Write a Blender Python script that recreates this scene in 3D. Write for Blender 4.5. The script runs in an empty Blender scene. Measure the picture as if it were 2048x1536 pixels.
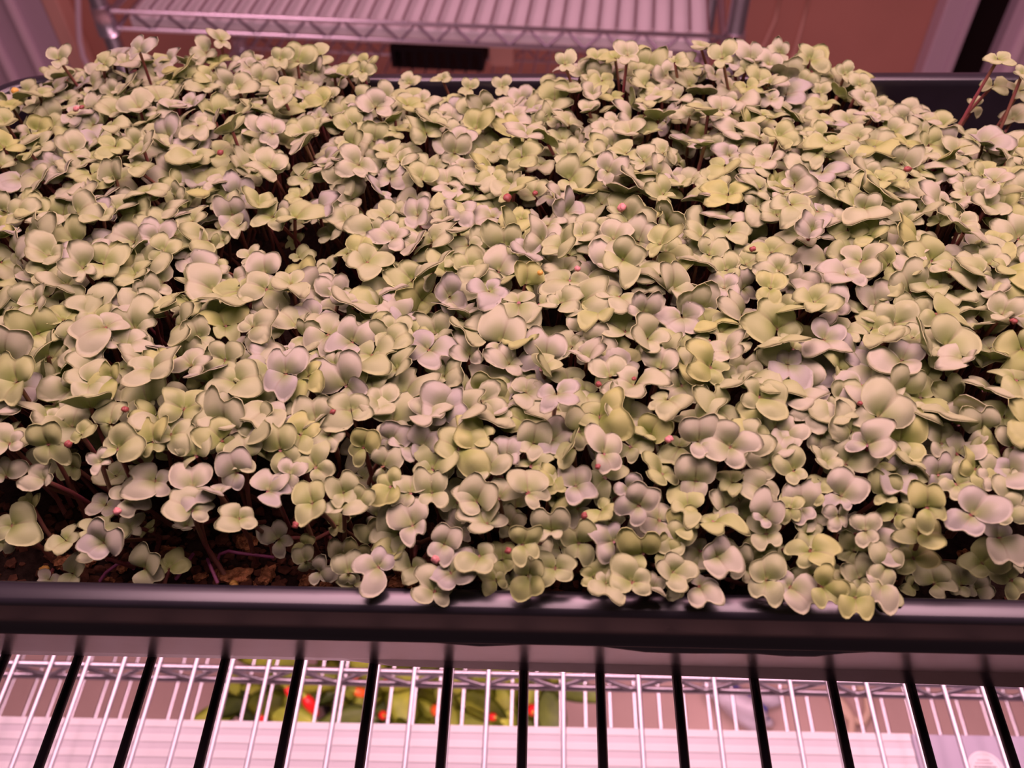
import bpy, bmesh, math, random
import numpy as np
from mathutils import Vector, Matrix, Euler, noise
random.seed(11)
PI = math.pi
SC = bpy.context.scene
COL = SC.collection

# ------------------------------------------------------------------ camera
FPX = 1770.0                                    # focal length in pixels of the 2048 x 1536 frame
CAM = Vector((0.0, -0.110, 0.225))              # 0,0,0 = front edge of the tray rim; metres
AX = Vector((0.99928431, 0.01043709, -0.0363585))
AY = Vector((0.03157815, -0.7593443, 0.64992235))
AZ = Vector((-0.02082532, -0.65060533, -0.75913043))   # world axes seen in camera space (right, down, forward)
right = Vector((AX.x, AY.x, AZ.x)); down = Vector((AX.y, AY.y, AZ.y)); fwd = Vector((AX.z, AY.z, AZ.z))
cd = bpy.data.cameras.new('camera'); cam = bpy.data.objects.new('camera', cd); COL.objects.link(cam)
M3 = Matrix((right, -down, -fwd)).transposed()
cam.matrix_world = Matrix.Translation(CAM) @ M3.to_4x4()
cd.sensor_width = 36.0; cd.lens = FPX / 2048 * 36.0; cd.clip_start = 0.01; cd.clip_end = 50
cd.dof.use_dof = True; cd.dof.focus_distance = 0.300; cd.dof.aperture_fstop = 15.0
SC.camera = cam

def proj(p):
    d = Vector(p) - CAM
    z = d.dot(fwd)
    return 1024 + FPX * d.dot(right) / z, 768 + FPX * d.dot(down) / z, z
def ray(px, py):
    return right * ((px - 1024) / FPX) + down * ((py - 768) / FPX) + fwd
def at(px, py, z):                              # where the sight line of a pixel meets the level z
    d = ray(px, py); return CAM + d * ((z - CAM.z) / d.z)
def aty(px, py, y):                             # ... meets the upright plane at distance y
    d = ray(px, py); return CAM + d * ((y - CAM.y) / d.y)

# ------------------------------------------------------------------ light
w = bpy.data.worlds.new('world'); SC.world = w; w.use_nodes = True
w.node_tree.nodes['Background'].inputs[0].default_value = (1.0, 0.56, 0.66, 1)
w.node_tree.nodes['Background'].inputs[1].default_value = 0.08
def area(name, loc, sx, sy, power, col, rot=(0, 0, 0)):
    l = bpy.data.lights.new(name, 'AREA'); l.shape = 'RECTANGLE'; l.size = sx; l.size_y = sy
    l.energy = power; l.color = col
    o = bpy.data.objects.new(name, l); COL.objects.link(o); o.location = loc; o.rotation_euler = rot
    return o
PINK = (1.0, 0.57, 0.66)
area('grow_lamp', (0.05, 0.140, 0.42), 0.70, 0.20, 3.7, PINK)              # the lamp of this rack bay, over the tray
area('room_lamp', (0.1, 0.75, 1.1), 0.9, 0.5, 14.0, (1.0, 0.48, 0.60))   # unseen ceiling lamp, added for the pinkish room light on wall and far rack
area('grow_lamp_below', (0.03, 0.185, -0.105), 0.95, 0.12, 3.0, PINK)                # the lamp under the tray's shelf, lighting the shelf below
area('grow_lamp_low', (0.0, 0.06, -0.42), 0.8, 0.10, 4.5, PINK)                      # the lamp under the middle shelf
SC.view_settings.view_transform = 'Standard'; SC.view_settings.look = 'None'
SC.view_settings.gamma = 1.0; SC.view_settings.use_curve_mapping = False
SC.view_settings.exposure = 0.0
SC.cycles.max_bounces = 5; SC.cycles.diffuse_bounces = 2; SC.cycles.glossy_bounces = 3; SC.cycles.transmission_bounces = 2

# ------------------------------------------------------------------ materials
def mat(name, col, rough=0.5, metal=0.0, spec=0.5, noise_amt=0.0, noise_scale=30.0, bump=0.0, bump_scale=200.0, col2=None):
    m = bpy.data.materials.new(name); m.use_nodes = True
    nt = m.node_tree; b = nt.nodes['Principled BSDF']
    b.inputs['Base Color'].default_value = (*col, 1); b.inputs['Roughness'].default_value = rough
    b.inputs['Metallic'].default_value = metal; b.inputs['Specular IOR Level'].default_value = spec
    tc = nt.nodes.new('ShaderNodeTexCoord')
    if noise_amt > 0:
        n = nt.nodes.new('ShaderNodeTexNoise'); n.inputs['Scale'].default_value = noise_scale; n.inputs['Detail'].default_value = 5
        nt.links.new(tc.outputs['Object'], n.inputs['Vector'])
        r = nt.nodes.new('ShaderNodeValToRGB')
        c2 = col2 or tuple(c * (1 - noise_amt) for c in col)
        r.color_ramp.elements[0].position = 0.35; r.color_ramp.elements[1].position = 0.65
        r.color_ramp.elements[0].color = (*c2, 1); r.color_ramp.elements[1].color = (*col, 1)
        nt.links.new(n.outputs['Fac'], r.inputs['Fac']); nt.links.new(r.outputs['Color'], b.inputs['Base Color'])
    if bump > 0:
        n2 = nt.nodes.new('ShaderNodeTexNoise'); n2.inputs['Scale'].default_value = bump_scale; n2.inputs['Detail'].default_value = 4
        nt.links.new(tc.outputs['Object'], n2.inputs['Vector'])
        bp = nt.nodes.new('ShaderNodeBump'); bp.inputs['Strength'].default_value = bump; bp.inputs['Distance'].default_value = 0.002
        nt.links.new(n2.outputs['Fac'], bp.inputs['Height']); nt.links.new(bp.outputs['Normal'], b.inputs['Normal'])
    return m

def leaf_material():
    m = bpy.data.materials.new('cotyledon'); m.use_nodes = True
    nt = m.node_tree; N = nt.nodes.new; L = nt.links.new
    b = nt.nodes['Principled BSDF']; out = nt.nodes['Material Output']
    at_ = N('ShaderNodeAttribute'); at_.attribute_name = 'leafco'      # x: 0 base .. 1 margin, y: across, z: per-leaf random
    sp = N('ShaderNodeSeparateXYZ'); L(at_.outputs['Vector'], sp.inputs[0])
    oi = N('ShaderNodeObjectInfo')
    so = N('ShaderNodeSeparateColor'); L(oi.outputs['Color'], so.inputs[0])
    ad = N('ShaderNodeMath'); ad.operation = 'ADD'; L(sp.outputs['Z'], ad.inputs[0]); L(so.outputs[0], ad.inputs[1])
    fr = N('ShaderNodeMath'); fr.operation = 'FRACT'; L(ad.outputs[0], fr.inputs[0])
    # hue of the single leaf: yellow-green, sage, glaucous mauve
    hue = N('ShaderNodeValToRGB'); cr = hue.color_ramp
    cr.elements[0].position = 0.0; cr.elements[0].color = (0.46, 0.53, 0.18, 1)
    cr.elements[1].position = 1.0; cr.elements[1].color = (0.43, 0.44, 0.36, 1)
    for p, c in ((0.07, (0.43, 0.51, 0.20, 1)), (0.30, (0.44, 0.51, 0.25, 1)), (0.65, (0.47, 0.52, 0.30, 1)), (0.88, (0.49, 0.51, 0.35, 1))):
        e = cr.elements.new(p); e.color = c
    L(fr.outputs[0], hue.inputs['Fac'])
    # greener towards the base of the blade
    gr = N('ShaderNodeMapRange'); gr.inputs[1].default_value = 0.08; gr.inputs[2].default_value = 0.72; gr.inputs[3].default_value = 1.0; gr.inputs[4].default_value = 0.0
    L(sp.outputs['X'], gr.inputs[0])
    tc = N('ShaderNodeTexCoord')
    nz = N('ShaderNodeTexNoise'); nz.inputs['Scale'].default_value = 160; nz.inputs['Detail'].default_value = 4; L(tc.outputs['Object'], nz.inputs['Vector'])
    ml = N('ShaderNodeMath'); ml.operation = 'MULTIPLY'; L(gr.outputs[0], ml.inputs[0])
    nr = N('ShaderNodeMapRange'); nr.inputs[1].default_value = 0.3; nr.inputs[2].default_value = 0.7; nr.inputs[3].default_value = 0.55; nr.inputs[4].default_value = 1.0
    L(nz.outputs['Fac'], nr.inputs[0]); L(nr.outputs[0], ml.inputs[1])
    m1 = N('ShaderNodeMixRGB'); m1.inputs[2].default_value = (0.22, 0.32, 0.045, 1); L(ml.outputs[0], m1.inputs[0]); L(hue.outputs[0], m1.inputs[1])
    # midrib, reddish at the base
    ab = N('ShaderNodeMath'); ab.operation = 'ABSOLUTE'; L(sp.outputs['Y'], ab.inputs[0])
    vr = N('ShaderNodeMapRange'); vr.inputs[1].default_value = 0.0; vr.inputs[2].default_value = 0.07; vr.inputs[3].default_value = 0.85; vr.inputs[4].default_value = 0.0
    L(ab.outputs[0], vr.inputs[0])
    vb = N('ShaderNodeMapRange'); vb.inputs[1].default_value = 0.15; vb.inputs[2].default_value = 0.8; vb.inputs[3].default_value = 1.0; vb.inputs[4].default_value = 0.25
    L(sp.outputs['X'], vb.inputs[0])
    vm = N('ShaderNodeMath'); vm.operation = 'MULTIPLY'; L(vr.outputs[0], vm.inputs[0]); L(vb.outputs[0], vm.inputs[1])
    m2 = N('ShaderNodeMixRGB'); m2.inputs[2].default_value = (0.22, 0.17, 0.09, 1); L(vm.outputs[0], m2.inputs[0]); L(m1.outputs[0], m2.inputs[1])
    # reddish petiole end
    pr = N('ShaderNodeMapRange'); pr.inputs[1].default_value = 0.03; pr.inputs[2].default_value = 0.15; pr.inputs[3].default_value = 0.6; pr.inputs[4].default_value = 0.0
    L(sp.outputs['X'], pr.inputs[0])
    m3 = N('ShaderNodeMixRGB'); m3.inputs[2].default_value = (0.20, 0.12, 0.05, 1); L(pr.outputs[0], m3.inputs[0]); L(m2.outputs[0], m3.inputs[1])
    # pale margin
    er = N('ShaderNodeMapRange'); er.inputs[1].default_value = 0.93; er.inputs[2].default_value = 1.0; er.inputs[3].default_value = 0.0; er.inputs[4].default_value = 0.38
    L(sp.outputs['X'], er.inputs[0])
    m4 = N('ShaderNodeMixRGB'); m4.inputs[2].default_value = (0.56, 0.62, 0.26, 1); L(er.outputs[0], m4.inputs[0]); L(m3.outputs[0], m4.inputs[1])
    L(m4.outputs[0], b.inputs['Base Color'])
    b.inputs['Roughness'].default_value = 0.55; b.inputs['Specular IOR Level'].default_value = 0.35
    tr = N('ShaderNodeBsdfTranslucent'); tr.inputs[0].default_value = (0.42, 0.55, 0.06, 1)
    mx = N('ShaderNodeMixShader'); mx.inputs[0].default_value = 0.16
    L(b.outputs[0], mx.inputs[1]); L(tr.outputs[0], mx.inputs[2]); L(mx.outputs[0], out.inputs['Surface'])
    return m

M = {}
M['leaf'] = leaf_material()
M['stem'] = mat('stem', (0.30, 0.075, 0.085), 0.45, noise_amt=0.5, noise_scale=60, col2=(0.26, 0.15, 0.07))
M['soil'] = mat('soil', (0.045, 0.026, 0.018), 0.95, spec=0.15, noise_amt=0.6, noise_scale=250, bump=0.9, bump_scale=500)
M['chunk'] = mat('porous_chunk', (0.74, 0.34, 0.14), 0.9, spec=0.2, noise_amt=0.7, noise_scale=420, bump=1.0, bump_scale=700)
M['crumb'] = mat('crumb', (0.16, 0.065, 0.035), 0.9, spec=0.2, noise_amt=0.6, noise_scale=300)
M['hull'] = mat('seed_hull', (0.38, 0.10, 0.08), 0.5, noise_amt=0.45, noise_scale=500)
M['hull_y'] = mat('seed_hull_yellow', (0.70, 0.42, 0.08), 0.5)
M['hull_p'] = mat('seed_hull_pink', (0.75, 0.33, 0.30), 0.5, noise_amt=0.4, noise_scale=500)
M['tray'] = mat('black_plastic', (0.020, 0.018, 0.026), 0.30, spec=1.0, noise_amt=0.3, noise_scale=40)
M['drip'] = mat('scuffed_black_plastic', (0.050, 0.043, 0.058), 0.33, spec=1.0, noise_amt=0.4, noise_scale=120, bump=0.06, bump_scale=90)
_b = M['drip'].node_tree.nodes['Principled BSDF']; _b.inputs['Coat Weight'].default_value = 0.8; _b.inputs['Coat Roughness'].default_value = 0.3
M['wire_black'] = mat('black_wire', (0.008, 0.006, 0.008), 0.25, spec=0.5)
M['chrome'] = mat('chrome', (0.52, 0.49, 0.54), 0.40, metal=1.0)
M['zigzag'] = mat('chrome_dark_reflection', (0.34, 0.27, 0.36), 0.35, metal=1.0)  # chrome of the far braces, with dark reflections put into its colour
M['steel'] = mat('dull_chrome', (0.80, 0.74, 0.84), 0.32, metal=1.0)
M['housing'] = mat('lamp_housing', (0.40, 0.34, 0.40), 0.42, spec=0.5, noise_amt=0.08, noise_scale=60)
M['white'] = mat('white_panel', (0.86, 0.84, 0.86), 0.5, noise_amt=0.04, noise_scale=20)
M['rib'] = mat('white_panel_groove_shade', (0.70, 0.67, 0.71), 0.5)  # greyer than the ridges: shading between them put into the colour
M['lilac'] = mat('lilac_panel', (0.46, 0.42, 0.53), 0.5)
M['floor'] = mat('floor_tile', (0.62, 0.46, 0.40), 0.6, noise_amt=0.12, noise_scale=12)
M['wall'] = mat('tan_wall', (0.62, 0.30, 0.23), 0.6, noise_amt=0.08, noise_scale=5)
M['frame'] = mat('white_trim', (0.66, 0.54, 0.64), 0.5)
M['moulding'] = mat('white_lit_moulding', (0.92, 0.78, 0.88), 0.5)  # paler than the doors: the lit edges of the mouldings put into the colour
M['peach'] = mat('peach_trim', (0.86, 0.52, 0.42), 0.6)
M['dark'] = mat('painted_gap_shade', (0.012, 0.007, 0.007), 0.8, spec=0.1)  # near-black colour standing in for the shade of the doorway
M['crate'] = mat('black_crate', (0.010, 0.006, 0.009), 0.6, spec=0.2)
M['pleaf'] = mat('pepper_leaf', (0.66, 0.72, 0.08), 0.45, noise_amt=0.55, noise_scale=18, col2=(0.26, 0.36, 0.04))
M['pleaf2'] = mat('pepper_leaf_dark', (0.22, 0.30, 0.05), 0.45, noise_amt=0.5, noise_scale=25, col2=(0.08, 0.12, 0.03))
M['pepper_r'] = mat('pepper_red', (0.75, 0.02, 0.02), 0.25)
M['pepper_o'] = mat('pepper_orange', (0.85, 0.15, 0.03), 0.25)
M['pot'] = mat('pot', (0.03, 0.025, 0.03), 0.5)
M['beige'] = mat('beige_plastic', (0.75, 0.58, 0.42), 0.5)
M['bag'] = mat('white_plastic', (0.75, 0.72, 0.80), 0.35, noise_amt=0.2, noise_scale=40)
M['blue'] = mat('blue_print', (0.03, 0.05, 0.35), 0.4)
M['print'] = mat('grey_print', (0.35, 0.28, 0.32), 0.6)

# ------------------------------------------------------------------ helpers
def link(o, parent=None):
    COL.objects.link(o)
    if parent is not None: o.parent = parent
    return o
def mesh_obj(name, bm, m, parent=None, smooth=False):
    me = bpy.data.meshes.new(name); bm.to_mesh(me); bm.free()
    if smooth:
        for p in me.polygons: p.use_smooth = True
    for mm in (m if isinstance(m, (list, tuple)) else [m]): me.materials.append(mm)
    return link(bpy.data.objects.new(name, me), parent)
def data_obj(name, me, parent=None):
    return link(bpy.data.objects.new(name, me), parent)
def empty(name, loc=(0, 0, 0), rz=0.0, parent=None):
    o = bpy.data.objects.new(name, None); o.empty_display_size = 0.01
    o.location = loc; o.rotation_euler = (0, 0, rz); return link(o, parent)
def tag(o, label, cat, group=None, kind=None):
    o['label'] = label; o['category'] = cat
    if group: o['group'] = group
    if kind: o['kind'] = kind
    return o
def struct(o, label=None):
    o['kind'] = 'structure'
    if label: o['label'] = label
    return o
def box(bm, x0, x1, y0, y1, z0, z1, bev=0.0):
    v = [bm.verts.new(p) for p in ((x0,y0,z0),(x1,y0,z0),(x1,y1,z0),(x0,y1,z0),(x0,y0,z1),(x1,y0,z1),(x1,y1,z1),(x0,y1,z1))]
    f = [bm.faces.new([v[i] for i in q]) for q in ((3,2,1,0),(4,5,6,7),(0,1,5,4),(1,2,6,5),(2,3,7,6),(3,0,4,7))]
    if bev > 0:
        es = list({e for ff in f for e in ff.edges})
        bmesh.ops.bevel(bm, geom=es, offset=bev, segments=2, affect='EDGES', profile=0.5)
def tube(bm, pts, r, n=8, cap=True):
    pts = [Vector(p) for p in pts]; rings = []
    rs = r if isinstance(r, (list, tuple)) else [r] * len(pts)
    up = None
    for i, p in enumerate(pts):
        t = (pts[min(i+1, len(pts)-1)] - pts[max(i-1, 0)]).normalized()
        if up is None:
            up = Vector((0, 0, 1)) if abs(t.z) < 0.9 else Vector((1, 0, 0))
        a = t.cross(up).normalized(); b = a.cross(t).normalized(); up = b
        rings.append([bm.verts.new(p + (a * math.cos(2*PI*k/n) + b * math.sin(2*PI*k/n)) * rs[i]) for k in range(n)])
    for i in range(len(rings) - 1):
        for k in range(n):
            f = bm.faces.new((rings[i][k], rings[i][(k+1) % n], rings[i+1][(k+1) % n], rings[i+1][k])); f.smooth = True
    if cap:
        bm.faces.new(rings[0]); bm.faces.new(rings[-1][::-1])
def blob(bm, c, rx, ry, rz, seed=0, rough=0.25, sub=2, freq=1.3):
    r = bmesh.ops.create_icosphere(bm, subdivisions=sub, radius=1.0)
    off = Vector((seed * 3.7, seed * 1.9, seed * 5.1))
    for v in r['verts']:
        k = 1 + rough * noise.noise(v.co * freq + off) * 1.6
        v.co = Vector((v.co.x * rx * k, v.co.y * ry * k, v.co.z * rz * k)) + Vector(c)
def smoothstep(a, b, x):
    t = min(1, max(0, (x - a) / (b - a))); return t * t * (3 - 2 * t)

# ------------------------------------------------------------------ the room
FLOOR_Z, WALL_Y = -1.05, 1.78
bm = bmesh.new(); box(bm, -2.2, 2.2, -1.2, WALL_Y + 0.1, FLOOR_Z - 0.05, FLOOR_Z)
struct(mesh_obj('floor', bm, M['floor']), 'pinkish tan floor below the racks')
bm = bmesh.new(); box(bm, -2.2, 2.2, WALL_Y, WALL_Y + 0.1, FLOOR_Z, 1.6)
struct(mesh_obj('wall_back', bm, M['wall']), 'orange brown wall behind the far rack')
def upright(name, pxa, pxb, y0, y1, m, parent=None, zt=1.0, zb=FLOOR_Z, py=70, bev=0.004):
    a = aty(pxa, py, y0).x; b = aty(pxb, py, y0).x
    bm = bmesh.new(); box(bm, a, b, y0, y1, zb, zt, bev); return mesh_obj(name, bm, m, parent)
# right: white door jamb, black slab with the opening's shade as its colour, pale door
struct(upright('trim_1', 1871, 1932, WALL_Y - 0.05, WALL_Y, M['frame']), 'white door jamb at the right of the brown wall')
struct(upright('trim_2', 1918, 1934, WALL_Y - 0.06, WALL_Y - 0.045, M['frame']))
struct(upright('doorway_shade_1', 1933, 2012, WALL_Y - 0.012, WALL_Y, M['dark']), 'black slab painted as the shaded doorway gap beside the white jamb')
d2 = struct(upright('door_2', 2011, 2330, WALL_Y - 0.05, WALL_Y, M['frame']), 'pale mauve door at the right edge')
upright('door_moulding', 2042, 2060, WALL_Y - 0.062, WALL_Y - 0.045, M['moulding'], d2)
# left: pale door with two mouldings, peach casing
d3 = struct(upright('door_3', -400, 112, WALL_Y - 0.05, WALL_Y, M['frame']), 'pale mauve door with raised mouldings at the left edge')
upright('door_moulding', 36, 52, WALL_Y - 0.066, WALL_Y - 0.045, M['moulding'], d3, bev=0.006)
upright('door_moulding', -30, -14, WALL_Y - 0.066, WALL_Y - 0.045, M['moulding'], d3, bev=0.006)
struct(upright('trim_3', 111, 142, WALL_Y - 0.055, WALL_Y, M['peach']), 'peach coloured door casing on the left')

# ------------------------------------------------------------------ wire shelving
def wire_mesh(name, length, r, m, n=8):
    bm = bmesh.new(); tube(bm, [(0, 0, 0), (0, length * 0.5, 0), (0, length, 0)], r, n)
    me = bpy.data.meshes.new(name); bm.to_mesh(me); bm.free(); me.materials.append(m); return me
def truss(bm, x0, x1, y, z, h, r_rod, pitch, r_zig):
    tube(bm, [(x0, y, z), (x1, y, z)], r_rod, 8)
    tube(bm, [(x0, y, z - h), (x1, y, z - h)], r_rod, 8)
def zigzag(bm, x0, x1, y, z, h, pitch, r):
    pts = []; n = int((x1 - x0) / (pitch / 2))
    for i in range(n + 1):
        pts.append((x0 + i * pitch / 2, y, z - (0.0 if i % 2 else h)))
    tube(bm, pts, r, 6)
def shelf(rack, z, xs, y0, y1, mw, rw, trusses, x0, x1, h=0.03, r_rod=0.003, mt=None, pitch=0.05, side=True):
    mt = mt or M['chrome']
    bm = bmesh.new()
    for ty in trusses: truss(bm, x0, x1, ty, z - rw - r_rod, h, r_rod, pitch, 0.002)
    if side:
        for xx in (x0, x1):
            tube(bm, [(xx, y0, z - rw - r_rod), (xx, y1, z - rw - r_rod)], r_rod, 8)
            tube(bm, [(xx, y0, z - rw - r_rod - h), (xx, y1, z - rw - r_rod - h)], r_rod, 8)
    s = mesh_obj('shelf', bm, mt, rack)
    for ty in trusses:
        b2 = bmesh.new(); zigzag(b2, x0 + 0.005, x1 - 0.005, ty, z - rw - r_rod, h, pitch, 0.0024 if mt is M['steel'] else 0.0018)
        mesh_obj('zigzag_brace', b2, M['zigzag'] if mt is M['steel'] else mt, s)
    me = wire_mesh('wire', y1 - y0, rw, mw)
    for x in xs:
        wv = data_obj('wire', me, s); wv.location = (x, y0, z)
    return s
Z1, Z2, Z3 = -0.0645, -0.362, -0.688
rack = tag(empty('wire_shelf_rack', (0, 0, FLOOR_Z)), 'near wire shelving rack with dark wires carrying the black tray', 'rack')
RX0, RX1, RY0, RY1 = -0.93, 0.90, -0.12, 0.335
def zr(z): return z - FLOOR_Z
xs1 = [-0.1592 + 0.02556 * k for k in range(-29, 41)]
s1 = shelf(rack, zr(Z1), xs1, RY0, RY1, M['wire_black'], 0.00165, (RY0, RY1), RX0, RX1, mt=M['wire_black'])
xs2 = [-0.0358 + 0.0254 * k for k in range(-34, 37)]
s2 = shelf(rack, zr(Z2), xs2, RY0, RY1, M['chrome'], 0.0017, (RY0, 0.1335, RY1), RX0, RX1, h=0.0205, r_rod=0.0025, pitch=0.052)
xs3 = [-0.0300 + 0.0254 * k for k in range(-34, 37)]
s3 = shelf(rack, zr(Z3), xs3, RY0, RY1, M['chrome'], 0.0017, (RY0, RY1), RX0, RX1)
for x in (RX0, RX1):
    for y in (RY0, RY1):
        bm = bmesh.new(); tube(bm, [(x, y, 0.0), (x, y, 1.75)], 0.0125, 16); mesh_obj('post', bm, M['chrome'], rack)


# white ridged lamp under the middle shelf
PZ = Z2 - 0.022
p0 = at(0, 1434, PZ); p1 = at(2048, 1473, PZ)
pang = math.atan2(p1.y - p0.y, p1.x - p0.x)
split = at(1822, 1466, PZ)
lamp2 = tag(empty('grow_light', (split.x, split.y, PZ), pang), 'white ridged grow light panel under the bright chrome shelf', 'light')
WID = 0.0400
bm = bmesh.new(); box(bm, -0.78, 0.0, -WID, 0.0, -0.022, -0.0015, 0.001); mesh_obj('body', bm, M['rib'], lamp2)
nr = 4
for i in range(nr):
    bm = bmesh.new(); y1_ = -i * WID / nr; box(bm, -0.78, -0.0005, y1_ - WID / nr * 0.52, y1_, -0.0016, -0.0009, 0.0003)
    mesh_obj('ridge', bm, M['white'], lamp2)
bm = bmesh.new(); box(bm, 0.0004, 0.30, -WID - 0.03, 0.0, -0.024, -0.0012, 0.001); ec = mesh_obj('end_cover', bm, M['lilac'], lamp2)
c = at(1970, 1525, PZ)
rel = Matrix.Rotation(-pang, 3, 'Z') @ (c - Vector((split.x, split.y, PZ)))
bm = bmesh.new(); bmesh.ops.create_cone(bm, cap_ends=True, segments=40, radius1=0.0115, radius2=0.0115, depth=0.0004)
stk = mesh_obj('sticker', bm, M['white'], ec); stk.location = (rel.x, rel.y - 0.004, -0.0009)
bm = bmesh.new()
ring = bmesh.ops.create_cone(bm, cap_ends=False, segments=40, radius1=0.0098, radius2=0.0098, depth=0.0003)
for yy, x0, x1, hh in ((0.0055, -0.004, 0.004, 0.0005), (0.0035, -0.006, 0.005, 0.0005), (0.0008, -0.0075, 0.007, 0.0011), (-0.002, -0.006, 0.006, 0.0005), (-0.0042, -0.005, 0.003, 0.0005)):
    x = x0
    while x < x1:
        ln = random.uniform(0.0006, 0.0016); box(bm, x, min(x + ln, x1), yy, yy + hh, -0.0001, 0.00012); x += ln + 0.0004
pr_ = mesh_obj('sticker_print', bm, M['print'], ec); pr_.location = (rel.x, rel.y - 0.004, -0.0006)

# ------------------------------------------------------------------ far rack
FZ = -0.395
fa = at(216, 15, FZ); fb = at(1452, 66, FZ)
fang = math.atan2(fb.y - fa.y, fb.x - fa.x); FW = (fb - fa).length; FD = 0.42
far = tag(empty('wire_shelf_rack', (fa.x, fa.y, FLOOR_Z), fang), 'chrome wire shelving rack across the aisle behind the tray', 'rack')
fxs = [0.014 + 0.0254 * k for k in range(int((FW - 0.02) / 0.0254) + 1)]
fs = shelf(far, zr(FZ), fxs, 0.0, FD, M['steel'], 0.0022, (0.0, 0.17, 0.34, FD), 0.0, FW, h=0.027, r_rod=0.0032, mt=M['steel'], pitch=0.054)
fs2 = shelf(far, zr(-0.655), fxs, 0.0, FD, M['steel'], 0.0022, (0.0, 0.21, FD), 0.0, FW, h=0.027, r_rod=0.0032, mt=M['steel'], pitch=0.054)
for x in (-0.012, FW + 0.012):
    for y in (0.0, FD):
        bm = bmesh.new(); tube(bm, [(x, y, 0.0), (x, y, 1.75)], 0.0125, 16); p = mesh_obj('post', bm, M['chrome'], far)
        for z in (zr(FZ), zr(-0.655)):
            bm = bmesh.new(); tube(bm, [(x, y, z - 0.04), (x, y, z + 0.004)], [0.017, 0.015], 16); mesh_obj('collar', bm, M['steel'], p)
fl = tag(empty('grow_light', (fa.x, fa.y, FZ - 0.014), fang), 'pale lamp panel under the top wires of the far rack', 'light')
bm = bmesh.new(); box(bm, 0.02, FW - 0.02, 0.012, FD - 0.012, -0.03, -0.006, 0.002); mesh_obj('body', bm, M['white'], fl)
bm = bmesh.new(); box(bm, 0.05, FW - 0.05, 0.05, FD - 0.05, -0.036, -0.0302, 0.001); mesh_obj('diffuser', bm, M['frame'], fl)
# black vented crate on the lower far shelf
ca = at(782, 150, -0.655); cb = at(968, 150, -0.655)
cr = tag(empty('vented_crate', (ca.x, ca.y + 0.02, -0.651), fang), 'black vented crate on the lower shelf of the far rack', 'crate')
cw = (cb - ca).length
bm = bmesh.new(); box(bm, 0, cw, 0, 0.16, 0.0, 0.004); mesh_obj('base', bm, M['crate'], cr)
for y in (0.0, 0.156):
    bm = bmesh.new(); box(bm, 0, cw, y, y + 0.004, 0.034, 0.042); mesh_obj('rail', bm, M['crate'], cr)
    for i in range(9):
        bm = bmesh.new(); x = i * (cw - 0.008) / 8; box(bm, x, x + 0.008, y, y + 0.004, 0.003, 0.035); mesh_obj('slat', bm, M['crate'], cr)
for x in (0.0, cw - 0.004):
    bm = bmesh.new(); box(bm, x, x + 0.004, 0.003, 0.157, 0.003, 0.042); mesh_obj('side_panel', bm, M['crate'], cr)
bm = bmesh.new(); box(bm, cw + 0.004, cw + 0.05, 0.02, 0.13, 0.0, 0.042, 0.003)
o = mesh_obj('storage_box', bm, M['peach'], None); o.location = cr.location + Vector((0.004, 0, 0)); o.rotation_euler.z = fang
tag(o, 'small dull brown box right beside the black crate', 'box')
# hanging white cable at the left of the far rack
pts = [aty(155, -60, 1.66), aty(156, 0, 1.66), aty(157, 40, 1.66), aty(159, 80, 1.66), aty(166, 112, 1.66), aty(180, 140, 1.66), aty(200, 175, 1.66)]
bm = bmesh.new(); tube(bm, pts, 0.006, 8)
tag(mesh_obj('hanging_cable', bm, M['moulding']), 'thick white cable hanging left of the far rack', 'cable')
# two pale streaks on the wall right of the far rack, laid on as thin tubes
for pp, lab in (([(1560, -8), (1550, 40), (1530, 85), (1517, 108)], 'short faint pale streak on the brown wall, nearer the far rack'),
                ([(1618, -8), (1604, 50), (1590, 100), (1578, 140)], 'longer faint pale streak on the brown wall, nearer the doorway')):
    bm = bmesh.new(); tube(bm, [aty(x, y, WALL_Y - 0.004) for x, y in pp], 0.004, 8)
    tag(mesh_obj('wall_streak', bm, M['peach']), lab, 'cord')

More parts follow.
